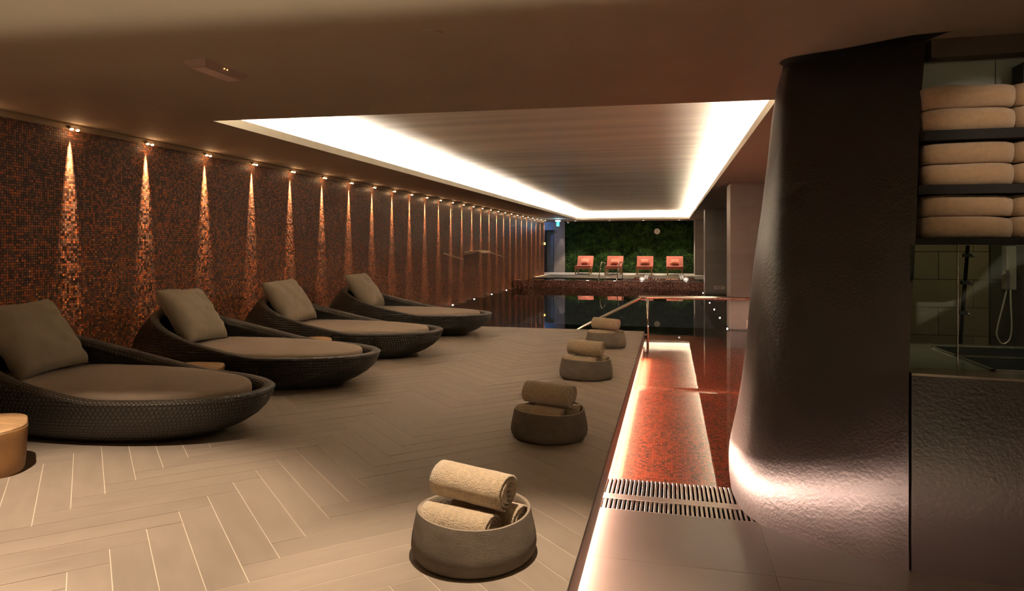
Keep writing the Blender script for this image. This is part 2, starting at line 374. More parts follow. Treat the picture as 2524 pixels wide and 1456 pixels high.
# slab above to close the room
# ------------------------------------------------------------------ walls
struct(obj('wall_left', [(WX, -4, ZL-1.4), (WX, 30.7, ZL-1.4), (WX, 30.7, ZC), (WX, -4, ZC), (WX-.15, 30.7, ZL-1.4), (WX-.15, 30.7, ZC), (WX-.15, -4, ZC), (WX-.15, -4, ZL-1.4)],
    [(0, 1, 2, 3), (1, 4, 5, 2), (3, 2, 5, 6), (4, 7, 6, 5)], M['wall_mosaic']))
tr = struct(obj('trim_1', *multi([(boxv(WX+.002, WX+.075, -4, 30.7, ZC-.022, ZC-.002), BF), (boxv(WX+.002, WX+.035, -4, 30.7, ZC-.05, ZC-.022), BF)]), plain('cornice_trim_paint', (.30, .22, .14), .5, var=.05)))
struct(box('wall_rear', WX, 3.6, -4.1, -4.0, ZL, ZC, plain('rear_wall_paint', (.07, .055, .045), .8)))
struct(box('wall_right', 3.6, 3.7, -4, 35, ZL-1.4, ZC, plain('right_wall_paint', (.08, .065, .055), .7)))
rb = struct(empty('uplight_blocker', (0, 0, 0)))  # added unseen plate that blocks the uplight from the ceiling overhead
box('blocker_plate', -5.4, 3.5, -3.98, -2.44, .60, .66, M['shelf'], rb)
for x in (-5.2, -2.6, 0, 3.3): box('blocker_support', x, x+.08, -3.98, -3.9, ZL if x > RX-.1 else 0, .60, M['shelf'], rb)
# ------------------------------------------------------------------ deck (herringbone)
deck = struct(box('floor', WX, RX-.021, -4, DY-.021, -.119, -.0014, M['grout']))
W = .1574; LN = 6*W; X0 = -1.745; Y0 = 2.432+.1113
gap = .0022
PL = []
for bx in range(-4, 4):
    for i in range(-80, 90):
        for fam in (0, 1):
            if fam == 0: p0, p1, q0, q1 = i*W, i*W+LN, i*W, i*W+W
            else: p0, p1, q0, q1 = i*W+LN, i*W+LN+W, i*W+W-LN, i*W+W
            p0, p1, q0, q1 = p0+bx*LN, p1+bx*LN, q0-bx*LN, q1-bx*LN
            c = [(p0+gap, q0+gap), (p1-gap, q0+gap), (p1-gap, q1-gap), (p0+gap, q1-gap)]
            poly = [(X0+(q-p)/math.sqrt(2), Y0+(p+q)/math.sqrt(2)) for p, q in c]
            cx = sum(a[0] for a in poly)/4; cy = sum(a[1] for a in poly)/4
            if cy < 1.2 or cy > DY+1 or cx < WX-1 or cx > RX+1: continue
            poly = clip(poly, WX+.004, RX-.001, 1.35, DY-.004)
            if len(poly) < 3: continue
            ar = abs(sum(poly[k-1][0]*poly[k][1]-poly[k][0]*poly[k-1][1] for k in range(len(poly))))/2
            if ar < .00003: continue
            if sum(poly[k-1][0]*poly[k][1]-poly[k][0]*poly[k-1][1] for k in range(len(poly))) < 0: poly = poly[::-1]
            cx = sum(a[0] for a in poly)/len(poly); cy = sum(a[1] for a in poly)/len(poly)
            dd = cy*.9685-cx*.249; xs = (cx*.9685+cy*.249)/dd
            vis = -.75 < xs and dd > 2.4
            hid = cx < -2.9 and cy > 3.9
            key = dd+(8 if not vis else 0)+(3 if hid else 0)-min(ar*4, .6)
            PL.append((key, poly, fam, cx, cy))
PL.sort(key=lambda t: t[0])
rest = []
for k, (key, poly, fam, cx, cy) in enumerate(PL):
    a = PI/4 if fam == 0 else -PI/4
    dz = random.uniform(-.0006, .0006)
    if k < 300:
        ang = 3*PI/4 if fam == 0 else PI/4
        ca, sa = math.cos(-ang), math.sin(-ang)
        lp = [((x-cx)*ca-(y-cy)*sa, (x-cx)*sa+(y-cy)*ca) for x, y in poly]
        V, F = prism(lp, -.012, 0)
        o = obj('tile', V, F, M['floor_tile'], deck); o.location = (cx, cy, dz); o.rotation_euler = (0, 0, ang)
    else: rest.append(prism(poly, -.012, dz))
o = obj('distant_tiles', *multi(rest), M['floor_tile'], deck); o['kind'] = 'stuff'
box('edge_bed', RX-.0215, RX-.0015, -4.0, DY-.01, -.0145, -.0016, M['grout'], deck); box('edge_face', RX-.0015, RX+.001, -4.0, DY, -.0145, -.0004, M['edge_stone'], deck)
box('slab_edge', RX-.0215, RX+.001, -4.0, DY, -.0215, -.0145, M['edge_stone'], deck)
rs = struct(obj('trim_2', *multi([(boxv(RX-.02, RX, -4, DY, -.158, -.022), BF), (boxv(WX, RX-.02, DY-.02, DY, -.9, -.022), BF), (boxv(RX-.2, RX-.085, -4, DY-.02, -.9, -.15), BF), (boxv(RX-.085, RX-.02, -4, DY-.02, -.158, -.12), BF)]), M['riser']))
box('light_strip', RX-.082, RX-.074, -3.9, DY-.1, -.186, -.174, M['riser_led'], rs)
box('underwater_light_strip', RX-.028, RX-.024, 4.70, DY-.1, -.245, -.225, M['water_led'], rs)
# ------------------------------------------------------------------ lower walkway floor
fl = struct(box('floor_walkway', RX-.2, 3.6, -4, 4.08, ZL-.08, ZL-.003, M['grout']))
fl.name = 'floor.001'
xs = [RX-.08, .477, 1.68, 2.9, 3.6]; ys = [-1.0, .2, 1.4, 2.6, 3.8, 4.08]
ys = [-.3, .45, 1.2, 1.95, 2.7, 3.44, 4.078]
for i in range(4):
    for j in range(6):
        o = box('tile', xs[i]+.0012, xs[i+1]-.0012, ys[j]+.0012, ys[j+1]-.0012, ZL-.012, ZL, M['walk_tile'], fl)
# ------------------------------------------------------------------ drain grille
gr = empty('drain_grille', (0, 0, ZL)); tag(gr, 'slatted metal drain grille with flat centre bar at the edge of the red pool', 'grille')
box('channel', RX-.08, 1.3, 4.085, 4.63, -.10, -.045, M['slat_side'], gr)
box('centre_bar', RX-.08, .70, 4.255, 4.337, -.012, 0, M['bar'], gr)
box('edge_bar', RX-.08, .70, 4.081, 4.088, -.03, 0, M['bar'], gr)
sm = None
for row, (a, b) in enumerate(((4.09, 4.254), (4.338, 4.628))):
    for k in range(41):
        x = RX-.015+k*.0265
        if row == 0 and x > .62 or row == 1 and x > .46: continue
        if sm is None or row != sm[0]:
            o = box('slat', -.0085, .0085, a, b, -.028, -.001, M['slat'], gr); bevel(o, .0025, 1); sm = (row, o.data); o.location = (x, 0, 0)
        else:
            o = bpy.data.objects.new('slat', sm[1]); COL.objects.link(o); o.parent = gr; o.location = (x, 0, 0)
# ------------------------------------------------------------------ pool basin
EX = 2.3
basin = [((RX-.08, EX, 4.63, 8.2), -.34), ((RX-.08, EX, 8.2, 11.6), -.42), ((RX-.08, EX, 11.6, 14.5), -.50)]
parts = []
for (a, b, c, d), z in basin: parts.append((boxv(a, b, c, d, -1.5, z), BF))
parts.append((boxv(RX-.08, EX, 4.615, 4.632, -.5, ZL-.01), BF))
struct(obj('floor_pool', *multi(parts), M['pool_mosaic'])).name = 'floor.002'
struct(obj('floor_deep', *multi([(boxv(WX, EX, 11.0, 24.6, -1.6, -1.5), BF)]), M['dark_mosaic'])).name = 'floor.003'
wv = [(RX-.08, 4.632), (EX, 4.632), (EX, 24.6), (WX, 24.6), (WX, DY), (RX-.08, DY)]
wt = obj('pool_water', [(x, y, ZW) for x, y in wv], [(0, 1, 2, 5), (5, 2, 3, 4)], M['water']); tag(wt, 'dark still water of the long main pool reflecting the lights', 'water'); wt['kind'] = 'stuff'
for yy, zz in ((8.203, -.37), (11.603, -.45)):
    box('step_light_strip', RX, 2.2, yy, yy+.006, zz, zz+.012, M['step_led'], bpy.data.objects['floor.002'])
# submerged ledges carrying small lights
lg = struct(obj('trim_3', *multi([(boxv(WX, WX+.13, DY, 24.6, -.5, ZW-.012), BF), (boxv(.985, EX, 13.1, 24.6, -.6, ZW-.012), BF)]), M['dark_mosaic']))
def pool_light(x, y, z, label, group, m=None, r=.022):
    t = empty('pool_light', (x, y, z)); tag(t, label, 'light', group)
    obj('trim_ring', *lathe([(r*1.4, -.01), (r*1.4, .004), (r*1.1, .006)], 14), M['steel'], t)
    obj('lens', *lathe([(r, -.002), (r, .009), (r*.5, .014)], 14), m or M['pool_led'], t)
    return t
for k in range(5):
    pool_light(WX+.09, 14.9+k*2.0, ZW+.002, 'small white pool light at the foot of the mosaic wall, %s from the loungers' % ORD[k], 'lights along the left pool edge')
for k in range(6):
    pool_light(1.02, 13.4+k*1.95, ZW+.002, 'small white pool light beside the grey pillars, %s from the handrail' % ORD[k], 'lights along the right pool edge', r=.016)
# weir and upper pool
struct(obj('wall_weir', *multi([(boxv(WX+.001, EX, 24.6, 24.78, -.6, .068), BF)]), M['end_mosaic']))
struct(box('floor_upper_pool', WX, EX, 24.78, 28.0, -.6, -.5, M['dark_mosaic'])).name = 'floor.004'
uw = obj('upper_pool_water', [(WX, 24.78, -.02), (EX, 24.78, -.02), (EX, 28, -.02), (WX, 28, -.02)], [(0, 1, 2, 3)], M['deep_water']); tag(uw, 'dark strip of water behind the mosaic weir', 'water'); uw['kind'] = 'stuff'
plat = struct(box('floor_platform', WX-2, EX, 28.0, 35, -.6, -.002, M['grout'])); plat.name = 'floor.005'
for i in range(8):
    for j in range(5):
        box('tile', -7.5+i*1.2+.003, -7.5+(i+1)*1.2-.003, 28.0+j*1.2, 28.0+(j+1)*1.2-.006, -.02, .002, M['deckfar'], plat)
st = obj('pool_steps', *multi([(boxv(-1.75, 1.05, 26.2, 27.99, -.5, .0), BF), (boxv(-1.35, .9, 26.7, 27.99, 0, .03), BF), (boxv(-1.35, -.7, 26.9, 27.99, .03, .075), BF), (boxv(.35, .9, 26.9, 27.99, .03, .075), BF)]), M['end_mosaic'])
tag(st, 'low dark red mosaic steps rising from the upper pool to the terrace', 'steps')
for x, n in ((-3.0, 'left'), (-2.0, 'right')):
    pool_light(x, 25.9, -.0, 'bright white underwater light behind the weir, %s one of two' % n, 'bright lights in the upper pool', M['pool_led_big'], .05)

# ------------------------------------------------------------------ far end
struct(box('wall_back', -4.98, 1.08, 33.6, 33.8, 0, ZC, M['moss_back']))
random.seed(3)
V, F = [], []
for k in range(26000):
    x = random.uniform(-4.97, 1.07); z = random.uniform(.05, ZC-.05); s = random.uniform(.018, .045)
    y = 33.57-random.uniform(.0, .05)
    a = random.uniform(0, 2*PI); t = random.uniform(.2, 1.2)
    u = Vector((math.cos(a), -math.sin(t)*.6, math.sin(a))).normalized()*s; v = Vector((-math.sin(a), -random.uniform(.2, 1), math.cos(a))).normalized()*s*.6
    c = Vector((x, y, z)); n = len(V)
    V += [c-u, c+v*.8, c+u, c-v*.8]; F.append((n, n+1, n+2, n+3))
mo = obj('moss_wall_panel', V, F, M['leaf']); tag(mo, 'dark green living moss wall behind the four terracotta loungers', 'plant wall'); mo['kind'] = 'stuff'
# stone wall left of moss, doorway
ws = struct(box('wall_stone', -5.52, -4.98, 33.5, 33.8, 0, ZC, M['stone'])); ws.name = 'wall_end'
for j in range(6): box('panel', -5.515, -4.985, 33.485, 33.5, j*.415+.002, (j+1)*.415-.002, M['stone'], ws)
dr = struct(box('door_1', -6.6, -5.53, 33.7, 33.78, 0, ZC, M['blue_wall']))
for j in range(5): box('panel', -5.9, -5.56, 33.66, 33.7, .02+j*.4, .41+j*.4, M['blue_wall'], dr)
box('door_frame', -6.02, -5.90, 33.3, 33.69, 0, 2.08, M['black'], dr)
box('door_head', -5.90, -5.58, 33.3, 33.69, 2.03, 2.08, M['black'], dr)
box('door_edge', -5.56, -5.53, 33.5, 33.69, 0, 2.08, M['steel'], dr)
struct(box('wall_passage', WX-2, -6.6, 30.7, 33.8, 0, ZC, M['blue_wall'])).name = 'wall_passage_left'
lamp('passage_lamp', 'AREA', (-6.35, 32.6, 2.42), 9, (.30, .50, 1.0), aim=(-5.9, 33.6, .9), size=.4)
lamp('stone_wall_spot', 'SPOT', (-5.12, 33.2, 2.45), 40, (1, .9, .78), aim=(-5.14, 33.48, .3), spot_size=math.radians(26), spot_blend=.4, shadow_soft_size=.02)
# exit sign
t = empty('exit_sign', (-4.8, 30.2, 2.30)); tag(t, 'small glowing green exit sign hung edge-on below the ceiling at far end', 'sign')
box('sign_face', -.035, .035, -.16, .16, -.13, .08, M['exit_green'], t); box('lamp_housing', -.09, .09, -.17, .17, .08, .12, M['exit_blue'], t); obj('hanger', *tube([(0, 0, .12), (0, 0, .187)], .008), M['steel'], t)
lamp('exit_glow', 'POINT', (-4.8, 29.9, 2.15), 6, (.35, .7, 1.0), shadow_soft_size=.05)
t = empty('ceiling_camera', (-4.75, 33.0, ZC)); tag(t, 'small white dome camera on the ceiling left of the moss wall', 'camera')
obj('mount', *lathe([(.06, -.03), (.06, 0)], 20), M['white'], t); obj('dome', *lathe([(.02, -.12), (.05, -.10), (.065, -.06), (.06, -.03)], 20), M['white'], t, smooth=True)
# clock
t = empty('wall_clock', (-.60, 33.50, 1.98)); tag(t, 'round white wall clock high on the green moss wall', 'clock')
Vc, Fc = lathe([(.125, 0), (.135, .01), (.135, .03), (.125, .035)], 40)
obj('case', [(x, -z, y) for x, y, z in Vc], [f[::-1] for f in Fc], M['white'], t)
for a, l in ((2.35, .10), (2.2, .07)):
    dx, dz = math.cos(a), math.sin(a)
    obj('hand', *tube([(-dx*.07, -.038, -dz*.07), (dx*l, -.038, dz*l)], .005, 6), M['black'], t)
for k in range(12):
    a = k*PI/6; box('hour_mark', -.004+.108*math.cos(a), .004+.108*math.cos(a), -.038, -.034, .108*math.sin(a)-.006, .108*math.sin(a)+.006, M['ink'], t)
# far downlights
for k, x in enumerate((-4.35, -2.75, -1.2, .4)):
    t = empty('ceiling_downlight', (x, 32.6, ZC)); tag(t, 'small recessed ceiling downlight above the terracotta loungers, %s from left' % ORD[k], 'downlight', 'downlights over the far terrace')
    obj('bezel', *lathe([(.055, -.012), (.06, 0)], 18), M['white'], t); obj('lens', *lathe([(.035, -.016), (.045, -.012)], 18), M['far_lens'], t)
    lamp('lamp', 'SPOT', (0, 0, -.03), 230, (1, .82, .62), t, aim=None, spot_size=math.radians(74), spot_blend=.3, shadow_soft_size=.03)
# ------------------------------------------------------------------ pillars
def pillar(y, wd, dp, label, sign=None):
    t = empty('stone_pillar', (1.07, y, ZW-.05)); tag(t, label, 'pillar', 'grey stone pillars along the pool')
    H = ZC-ZW+.05-.001
    box('core', .004, wd, .004, dp, 0, H, M['stone'], t)
    box('lit_side_face', -.004, .003, -.004, dp, 0, H-.01, M['strip'], t)  # paler slab over the side face, its lit tone put into the colour
    n = 6; z = .12
    hh = (H-z)/n
    box('plinth', .004, wd, -.006, .004, 0, z-.003, M['stone'], t)
    for k in range(n):
        box('panel', .004, wd, -.010, .004, z+k*hh+.002, z+(k+1)*hh-.002, M['stone'], t)
    return t
pillar(13.37, 1.2, .75, 'nearest grey stone pillar beside the dark flared column')
pillar(22.9, 1.2, .75, 'second grey stone pillar standing in the water at the weir')
pillar(32.0, 1.2, 1.6, 'furthest grey stone pillar, right of the moss wall')
def plate(x, y, z, wd, hh, label):
    t = empty('notice_plate', (x, y, z)); tag(t, label, 'sign')
    box('plate', -wd/2, wd/2, -.012, 0, -hh/2, hh/2, M['sign'], t)
    random.seed(5)
    for r, (a, b) in enumerate(((-.40, .40), (-.22, .22))):
        zz = hh*(.18-.38*r); xx = a*wd
        while xx < b*wd-.006:
            l = random.uniform(.012, .03)*wd/.3; box('letter_mark', xx, min(xx+l, b*wd), -.014, -.012, zz-hh*.09, zz+hh*.09, M['ink'], t); xx += l+.006*wd/.3
plate(1.50, 22.88, -.12+.12, .32, .10, 'small pale two-line notice plate low on the second pillar')
plate(1.52, 13.35, -.10, .34, .15, 'pale notice plate low on the nearest pillar, cut off by the dark column')

# ------------------------------------------------------------------ mosaic wall fittings: twin spotlights
BCOL = (1.0, .60, .30)
for k in range(-1, 27):
    y = 5.32+.974*k
    t = empty('wall_spotlight', (WX+.045, y, ZC-.05))
    tag(t, 'twin-lens warm spotlight in the cornice over the mosaic wall, %s' % ('just outside the left frame edge' if k < 0 else ORD[k]+' from the left frame edge'), 'spotlight', 'cornice spotlights over the mosaic wall')
    box('bracket', -.015, .02, -.055, .055, .0, .028, M['bar'], t)
    for s in (-1, 1):
        Vl, Fl = lathe([(.013, -.010), (.016, -.004), (.016, .006)], 12)
        o = obj('lens', Vl, Fl, M['lens'], t); o.location = (.012, s*.034, -.002)
    lamp('lamp', 'SPOT', (-.020, 0, -.02), BEAM_W, BCOL, t, aim=(-.09, 0, -1.6), spot_size=math.radians(16), spot_blend=1.0, shadow_soft_size=.012)
    lamp('spill', 'POINT', (.03, 0, -.045), .5, BCOL, t, shadow_soft_size=.02)
# water spouts
def spout(y, label):
    t = empty('water_spout', (WX, y, 1.14)); tag(t, label, 'spout')
    box('wall_plate', .0, .012, -.06, .06, -.04, .04, M['chrome'], t)
    Vv = [(.0, -.035, -.01), (.0, .035, -.01), (.52, .02, -.16), (.52, -.02, -.16), (.0, -.035, .012), (.0, .035, .012), (.52, .02, -.145), (.52, -.02, -.145)]
    obj('blade', Vv, BF, M['spout'], t)
spout(16.4, 'thin chrome blade spout on the mosaic wall, nearer of the two thin ones')
spout(20.6, 'thin chrome blade spout on the mosaic wall, further of the two thin ones')
t = empty('waterfall_spout', (WX, 18.6, 1.10)); tag(t, 'wide curved chrome waterfall spout between the two thin blade spouts', 'spout')
V, F = [], []
for i in range(11):
    u = i/10; x = .55*u; z = .10*math.sin(u*2.2)-.06*u*u+.02; wd = .42+.12*u
    V += [(x, -wd, z), (x, wd, z), (x, wd, z-.02), (x, -wd, z-.02)]
for i in range(10):
    for k in range(4): F.append((i*4+k, i*4+(k+1) % 4, (i+1)*4+(k+1) % 4, (i+1)*4+k))
F += [(3, 2, 1, 0), (40, 41, 42, 43)]
obj('chute', V, F, M['spout'], t, smooth=False); box('wall_plate', 0, .02, -.46, .46, -.02, .06, M['chrome'], t)
t = empty('wall_lamp', (WX+.03, 30.5, 1.4)); tag(t, 'small amber glowing lamp at the far end of the mosaic wall', 'lamp'); box('lens', -.0, .05, -.06, .06, -.05, .05, M['amber'], t); box('plate', -.03, 0, -.08, .08, -.07, .07, M['steel'], t)

# ------------------------------------------------------------------ handrails
t = empty('pool_handrail', (0, 11.2, 0)); tag(t, 'polished steel pool handrail bending down at the far edge of the deck', 'handrail')
def bar(name, pts, r, parent, m): return obj(name, *tube(pts, r, 14), m, parent, smooth=True)
bar('top_rail', smoothpath([(-1.62, 0, -.17), (-1.40, 0, -.005), (-.52, 0, .475), (-.43, 0, .515), (-.34, 0, .52), (1.3, 0, .525), (2.25, 0, .525)], 5), .027, t, M['chrome'])
bar('post', [(-.345, 0, -.36), (-.345, 0, .50)], .019, t, M['chrome'])
bar('bracket', [(-.345, 0, -.06), (-.345, -.10, -.06), (-.40, -.17, -.06)], .012, t, M['chrome'])
bar('post', [(1.9, 0, -.36), (1.9, 0, .50)], .019, t, M['chrome'])
for x, n, blue in ((-2.66, 'left', True), (-1.98, 'right', False)):
    t = empty('ladder_rail', (x, 26.6, 0)); tag(t, 'short steel grab rail standing in the upper pool, %s one of a pair' % n, 'handrail', 'grab rails of the upper pool')
    bar('tube', smoothpath([(0, 0, -.3), (.02, 0, .10), (.10, 0, .62), (.14, .3, .67), (.16, .7, .66), (.16, .95, .6), (.15, 1.0, .3), (.15, 1.0, -.3)], 4), .022, t, M['chrome'])

# ------------------------------------------------------------------ flared dark column
ZT = [-.194, -.10, .0, .10, .25, .45, .72, .97, 1.25, 1.57, 1.89, 2.2, 2.42, 2.487]
#       seamX, seamY, leftX, leftY
TB = {-.194: (1.094, 3.650, .374, 4.59), -.10: (1.088, 3.632, .362, 4.60), .0: (1.083, 3.62, .358, 4.61), .10: (1.081, 3.612, .375, 4.62), .25: (1.083, 3.617, .410, 4.64), .45: (1.092, 3.648, .445, 4.66),
      .72: (1.108, 3.70, .481, 4.70), .97: (1.144, 3.79, .502, 4.72), 1.25: (1.190, 3.89, .534, 4.75), 1.57: (1.236, 4.00, .583, 4.78), 1.89: (1.278, 4.11, .622, 4.80), 2.2: (1.325, 4.21, .655, 4.82), 2.42: (1.362, 4.28, .690, 4.85), 2.487: (1.373, 4.297, .711, 4.85)}
def shape(f):  # plan curve from left extreme (0,0) to the seam (1,1); f 0 at foot, 1 at top
    A = [(0, 0), (.004, .10), (.02, .25), (.055, .40), (.12, .52), (.21, .62), (.34, .71), (.50, .80), (.68, .885), (.85, .955), (1, 1)]
    B = [(0, 0), (.004, .12), (.012, .22), (.028, .31), (.065, .37), (.13, .415), (.22, .465), (.36, .54), (.56, .68), (.8, .86), (1, 1)]
    return [(a[0]*(1-f)+b[0]*f, a[1]*(1-f)+b[1]*f) for a, b in zip(A, B)]
def lerp_tb(z):
    for a, b in zip(ZT[:-1], ZT[1:]):
        if a <= z <= b:
            t = (z-a)/(b-a); return [TB[a][i]*(1-t)+TB[b][i]*t for i in range(4)]
    return TB[2.487]
zs = [ZT[0]+i*(ZT[-1]-ZT[0])/48 for i in range(49)]
def cat2(P, k):
    return [(p.x, p.y) for p in smoothpath([(a, b, 0) for a, b in P], k)]
V, F = [], []
nl = None
for z in zs:
    sx, sy, lx, ly = lerp_tb(z)
    f = max(0, min(1, (z-.2)/2.2)); fl_ = .05*math.exp(-((z-ZT[0])/.16)**2)
    pts = [(lx+a*(sx-lx), ly+b*(sy-ly)) for a, b in cat2(shape(f), 4)]
    # flare at the foot
    back = [(lx+.02, ly+.25), (lx+.10, ly+.55), (lx+.26, ly+.80), (lx+.5, ly+.92), (sx-.02, ly+.95), (sx-.02, sy+.05), (sx-.01, sy+.02)]
    loop = pts+back[::-1]
    nl = len(loop)
    V += [(x, y, z) for x, y in loop]
for i in range(len(zs)-1):
    for k in range(nl): F.append((i*nl+k, i*nl+(k+1) % nl, (i+1)*nl+(k+1) % nl, (i+1)*nl+k))
F += [tuple(range(nl-1, -1, -1)), tuple(range((len(zs)-1)*nl, len(zs)*nl))]
t = empty('flared_column', (0, 0, 0)); tag(t, 'massive dark hammered column flaring out at its foot', 'column')
co = obj('cladding', V, F, M['leather'], t, smooth=True)
bm = bmesh.new(); bm.from_mesh(co.data); bmesh.ops.recalc_face_normals(bm, faces=bm.faces)
for e in bm.edges:
    if len(e.link_faces) == 2 and e.calc_face_angle(0) > .7: e.smooth = False
bm.to_mesh(co.data); bm.free()
ed = []
for z in zs:
    sx, sy, lx, ly = lerp_tb(z); ed.append((sx-.002, sy+.012, z))
obj('edge_trim', *tube([p for p in ed if p[2] > .74], .005, 6), M['bar'], t)

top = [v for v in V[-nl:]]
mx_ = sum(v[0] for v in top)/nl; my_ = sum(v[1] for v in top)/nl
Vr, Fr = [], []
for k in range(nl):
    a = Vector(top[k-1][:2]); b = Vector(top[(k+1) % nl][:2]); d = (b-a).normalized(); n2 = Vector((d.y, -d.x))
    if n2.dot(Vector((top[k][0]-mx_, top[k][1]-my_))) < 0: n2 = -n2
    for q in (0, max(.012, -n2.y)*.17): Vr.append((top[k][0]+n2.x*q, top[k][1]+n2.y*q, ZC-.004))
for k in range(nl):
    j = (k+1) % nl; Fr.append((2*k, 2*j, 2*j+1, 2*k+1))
obj('column_top_shade', Vr, Fr, M['black'], t)  # flat black ring painted as the shade around the column top
# ------------------------------------------------------------------ towel station to the right of the column
CT = .735
t = empty('towel_counter', (0, 0, 0)); tag(t, 'dark hammered counter block with polished stone top, right of the column', 'counter')
V, F = [], []
cz = [ZL+i*(CT-.012-ZL)/12 for i in range(13)]
for z in cz:
    sx, sy, lx, ly = lerp_tb(z)
    row = [(sx+.012, sy), (sx+.22, sy-.030), (sx+.45, sy-.055), (sx+.9, sy-.09), (sx+1.5, sy-.12), (sx+1.5, 4.95), (sx+.012, 4.95)]
    V += [(x, y, z) for x, y in row]
for i in range(12):
    for k in range(7): F.append((i*7+k, i*7+(k+1) % 7, (i+1)*7+(k+1) % 7, (i+1)*7+k))
F += [tuple(range(6, -1, -1)), tuple(range(84, 91))]
cb = obj('front_panel', V, F, M['leather'], t, smooth=True)
bm = bmesh.new(); bm.from_mesh(cb.data); bmesh.ops.recalc_face_normals(bm, faces=bm.faces)
for e in bm.edges:
    if len(e.link_faces) == 2 and e.calc_face_angle(0) > .5: e.smooth = False
bm.to_mesh(cb.data); bm.free()
V, F = prism([(1.122, 3.705), (1.34, 3.675), (1.57, 3.65), (2.02, 3.615), (2.62, 3.585), (2.62, 4.80), (1.16, 4.80)], CT-.012, CT)
obj('worktop', V, F, M['counter'], t)
def tray(y0, y1, which):
    tt = empty('steel_tray', (1.95, (y0+y1)/2, CT)); tag(tt, 'black recessed tray with steel rim in the stone counter, %s one of two' % which, 'tray')
    hx, hy = .43, (y1-y0)/2
    box('well', -hx, hx, -hy, hy, .0005, .002, M['tray_black'], tt)
    ww = .014
    obj('rim', *multi([(boxv(-hx, hx, -hy, -hy+ww, 0, .008), BF), (boxv(-hx, hx, hy-ww, hy, 0, .008), BF), (boxv(-hx, -hx+ww, -hy, hy, 0, .008), BF), (boxv(hx-ww, hx, -hy, hy, 0, .008), BF)]), M['steel'], tt)
tray(4.31, 4.68, 'rear'); tray(3.86, 4.27, 'front')
g = empty('glass_screen', (0, 0, 0)); tag(g, 'clear glass screen standing on the counter below the towel shelves', 'glass')
for a, b in ((1.165, 1.372), (1.376, 2.6)):
    box('pane', a, b, 3.865, 3.873, CT+.001, 1.350, M['glass'], g)
box('joint', 1.3725, 1.3755, 3.864, 3.874, CT+.001, 1.350, M['steel'], g)
sh = empty('towel_shelves', (0, 0, 0)); tag(sh, 'dark open shelving holding folded towels beside the column', 'shelf')
for z0, z1 in ((1.350, 1.384), (1.615, 1.660), (1.897, 1.947)):
    box('shelf_board', 1.235+(z0-1.35)*.10, 2.62, 4.06, 4.55, z0, z1, M['shelf'], sh)
box('upright', 2.60, 2.62, 4.06, 4.55, CT, 2.3, M['shelf'], sh)
fg = empty('frosted_panel', (0, 0, 0)); tag(fg, 'grey green frosted glass panels above the top towels', 'panel')
box('pane', 1.20, 1.745, 4.40, 4.41, 1.95, 2.375, M['frost'], fg); box('pane', 1.750, 2.62, 4.40, 4.41, 1.95, 2.375, M['frost'], fg)
box('top_edge', 1.20, 2.62, 4.395, 4.412, 2.372, 2.380, M['steel'], fg)
bx = empty('black_box', (2.15, 4.26, 1.948)); tag(bx, 'black box on the top shelf at the right frame edge', 'box')
box('case', -.34, .3, -.02, .10, .24, .37, M['black'], bx, .004); box('support', -.2, .2, .0, .09, 0, .24, M['black'], bx)
struct(box('wall_header', 1.40, 3.6, 4.30, 5.5, 2.385, ZC, plain('header_paint', (.09, .065, .045), .7))).name = 'trim_4'
# shower wall seen through the glass
wsh = struct(box('wall_shower', 1.2, 3.6, 5.62, 5.75, ZL, 2.38, plain('shower_grout', (.10, .075, .045), .8)))
for j in range(12):
    for i in range(4):
        z0 = -.1+j*.2; x0 = 1.21+i*.44+(.0 if j % 2 else .22)
        if z0 > 2.2: continue
        box('tile', x0+.002, min(x0+.438, 2.185), 5.605, 5.62, z0+.002, z0+.198, M['olive_tile'], wsh) if x0 < 2.1 else None
for j in range(6): box('tile', 2.19, 3.58, 5.585, 5.62, -.1+j*.4+.002, .3+j*.4-.002, M['dark_tile'], wsh)
pt = empty('black_pole', (1.88, 5.2, .70)); tag(pt, 'slim black pole with small clamps standing behind the glass', 'pole')
obj('pole', *tube([(-.075, 0, -.89), (.026, 0, .645)], [.013, .011], 10), M['tray_black'], pt)
for z in (.20, .40, .58):
    xx = -.075+.101*(z+.89)/1.535
    box('clamp', xx-.022, xx+.022, -.02, .02, z-.012, z+.012, M['black'], pt); obj('clamp_knob', *tube([(xx+.02, 0, z), (xx+.04, -.01, z-.01)], .008, 8), M['steel'], pt)
hs = empty('hand_shower', (2.27, 5.50, 1.06)); tag(hs, 'chrome shower mixer with looped pale hose on the dark shower wall', 'shower')
box('mixer_body', -.03, .03, -.03, .05, -.02, .28, M['bar'], hs, .005); box('handset', -.045, -.02, -.05, -.02, -.02, .12, M['chrome'], hs, .004); obj('lever', *tube([(-.02, -.03, .1), (-.07, -.05, .08)], .006, 8), M['chrome'], hs)
obj('hose', *tube(smoothpath([(-.035, -.04, -.02), (-.055, -.04, -.12), (-.088, -.04, -.27), (-.092, -.04, -.34), (-.06, -.04, -.39), (-.018, -.04, -.36), (-.005, -.04, -.27), (-.01, -.04, -.13), (-.012, -.04, -.02)], 6), .0055, 8), M['hose'], hs, smooth=True)
lamp('shower_lamp', 'SPOT', (1.95, 5.0, 2.35), 22, (1.0, .78, .50), aim=(1.95, 5.6, .9), spot_size=math.radians(110), spot_blend=.8, shadow_soft_size=.05)
lamp('counter_lamp', 'AREA', (1.9, 4.3, 1.34), 1.6, (1.0, .92, .70), aim=(1.9, 4.3, 0), shape='RECTANGLE', size=1.2, size_y=.2)
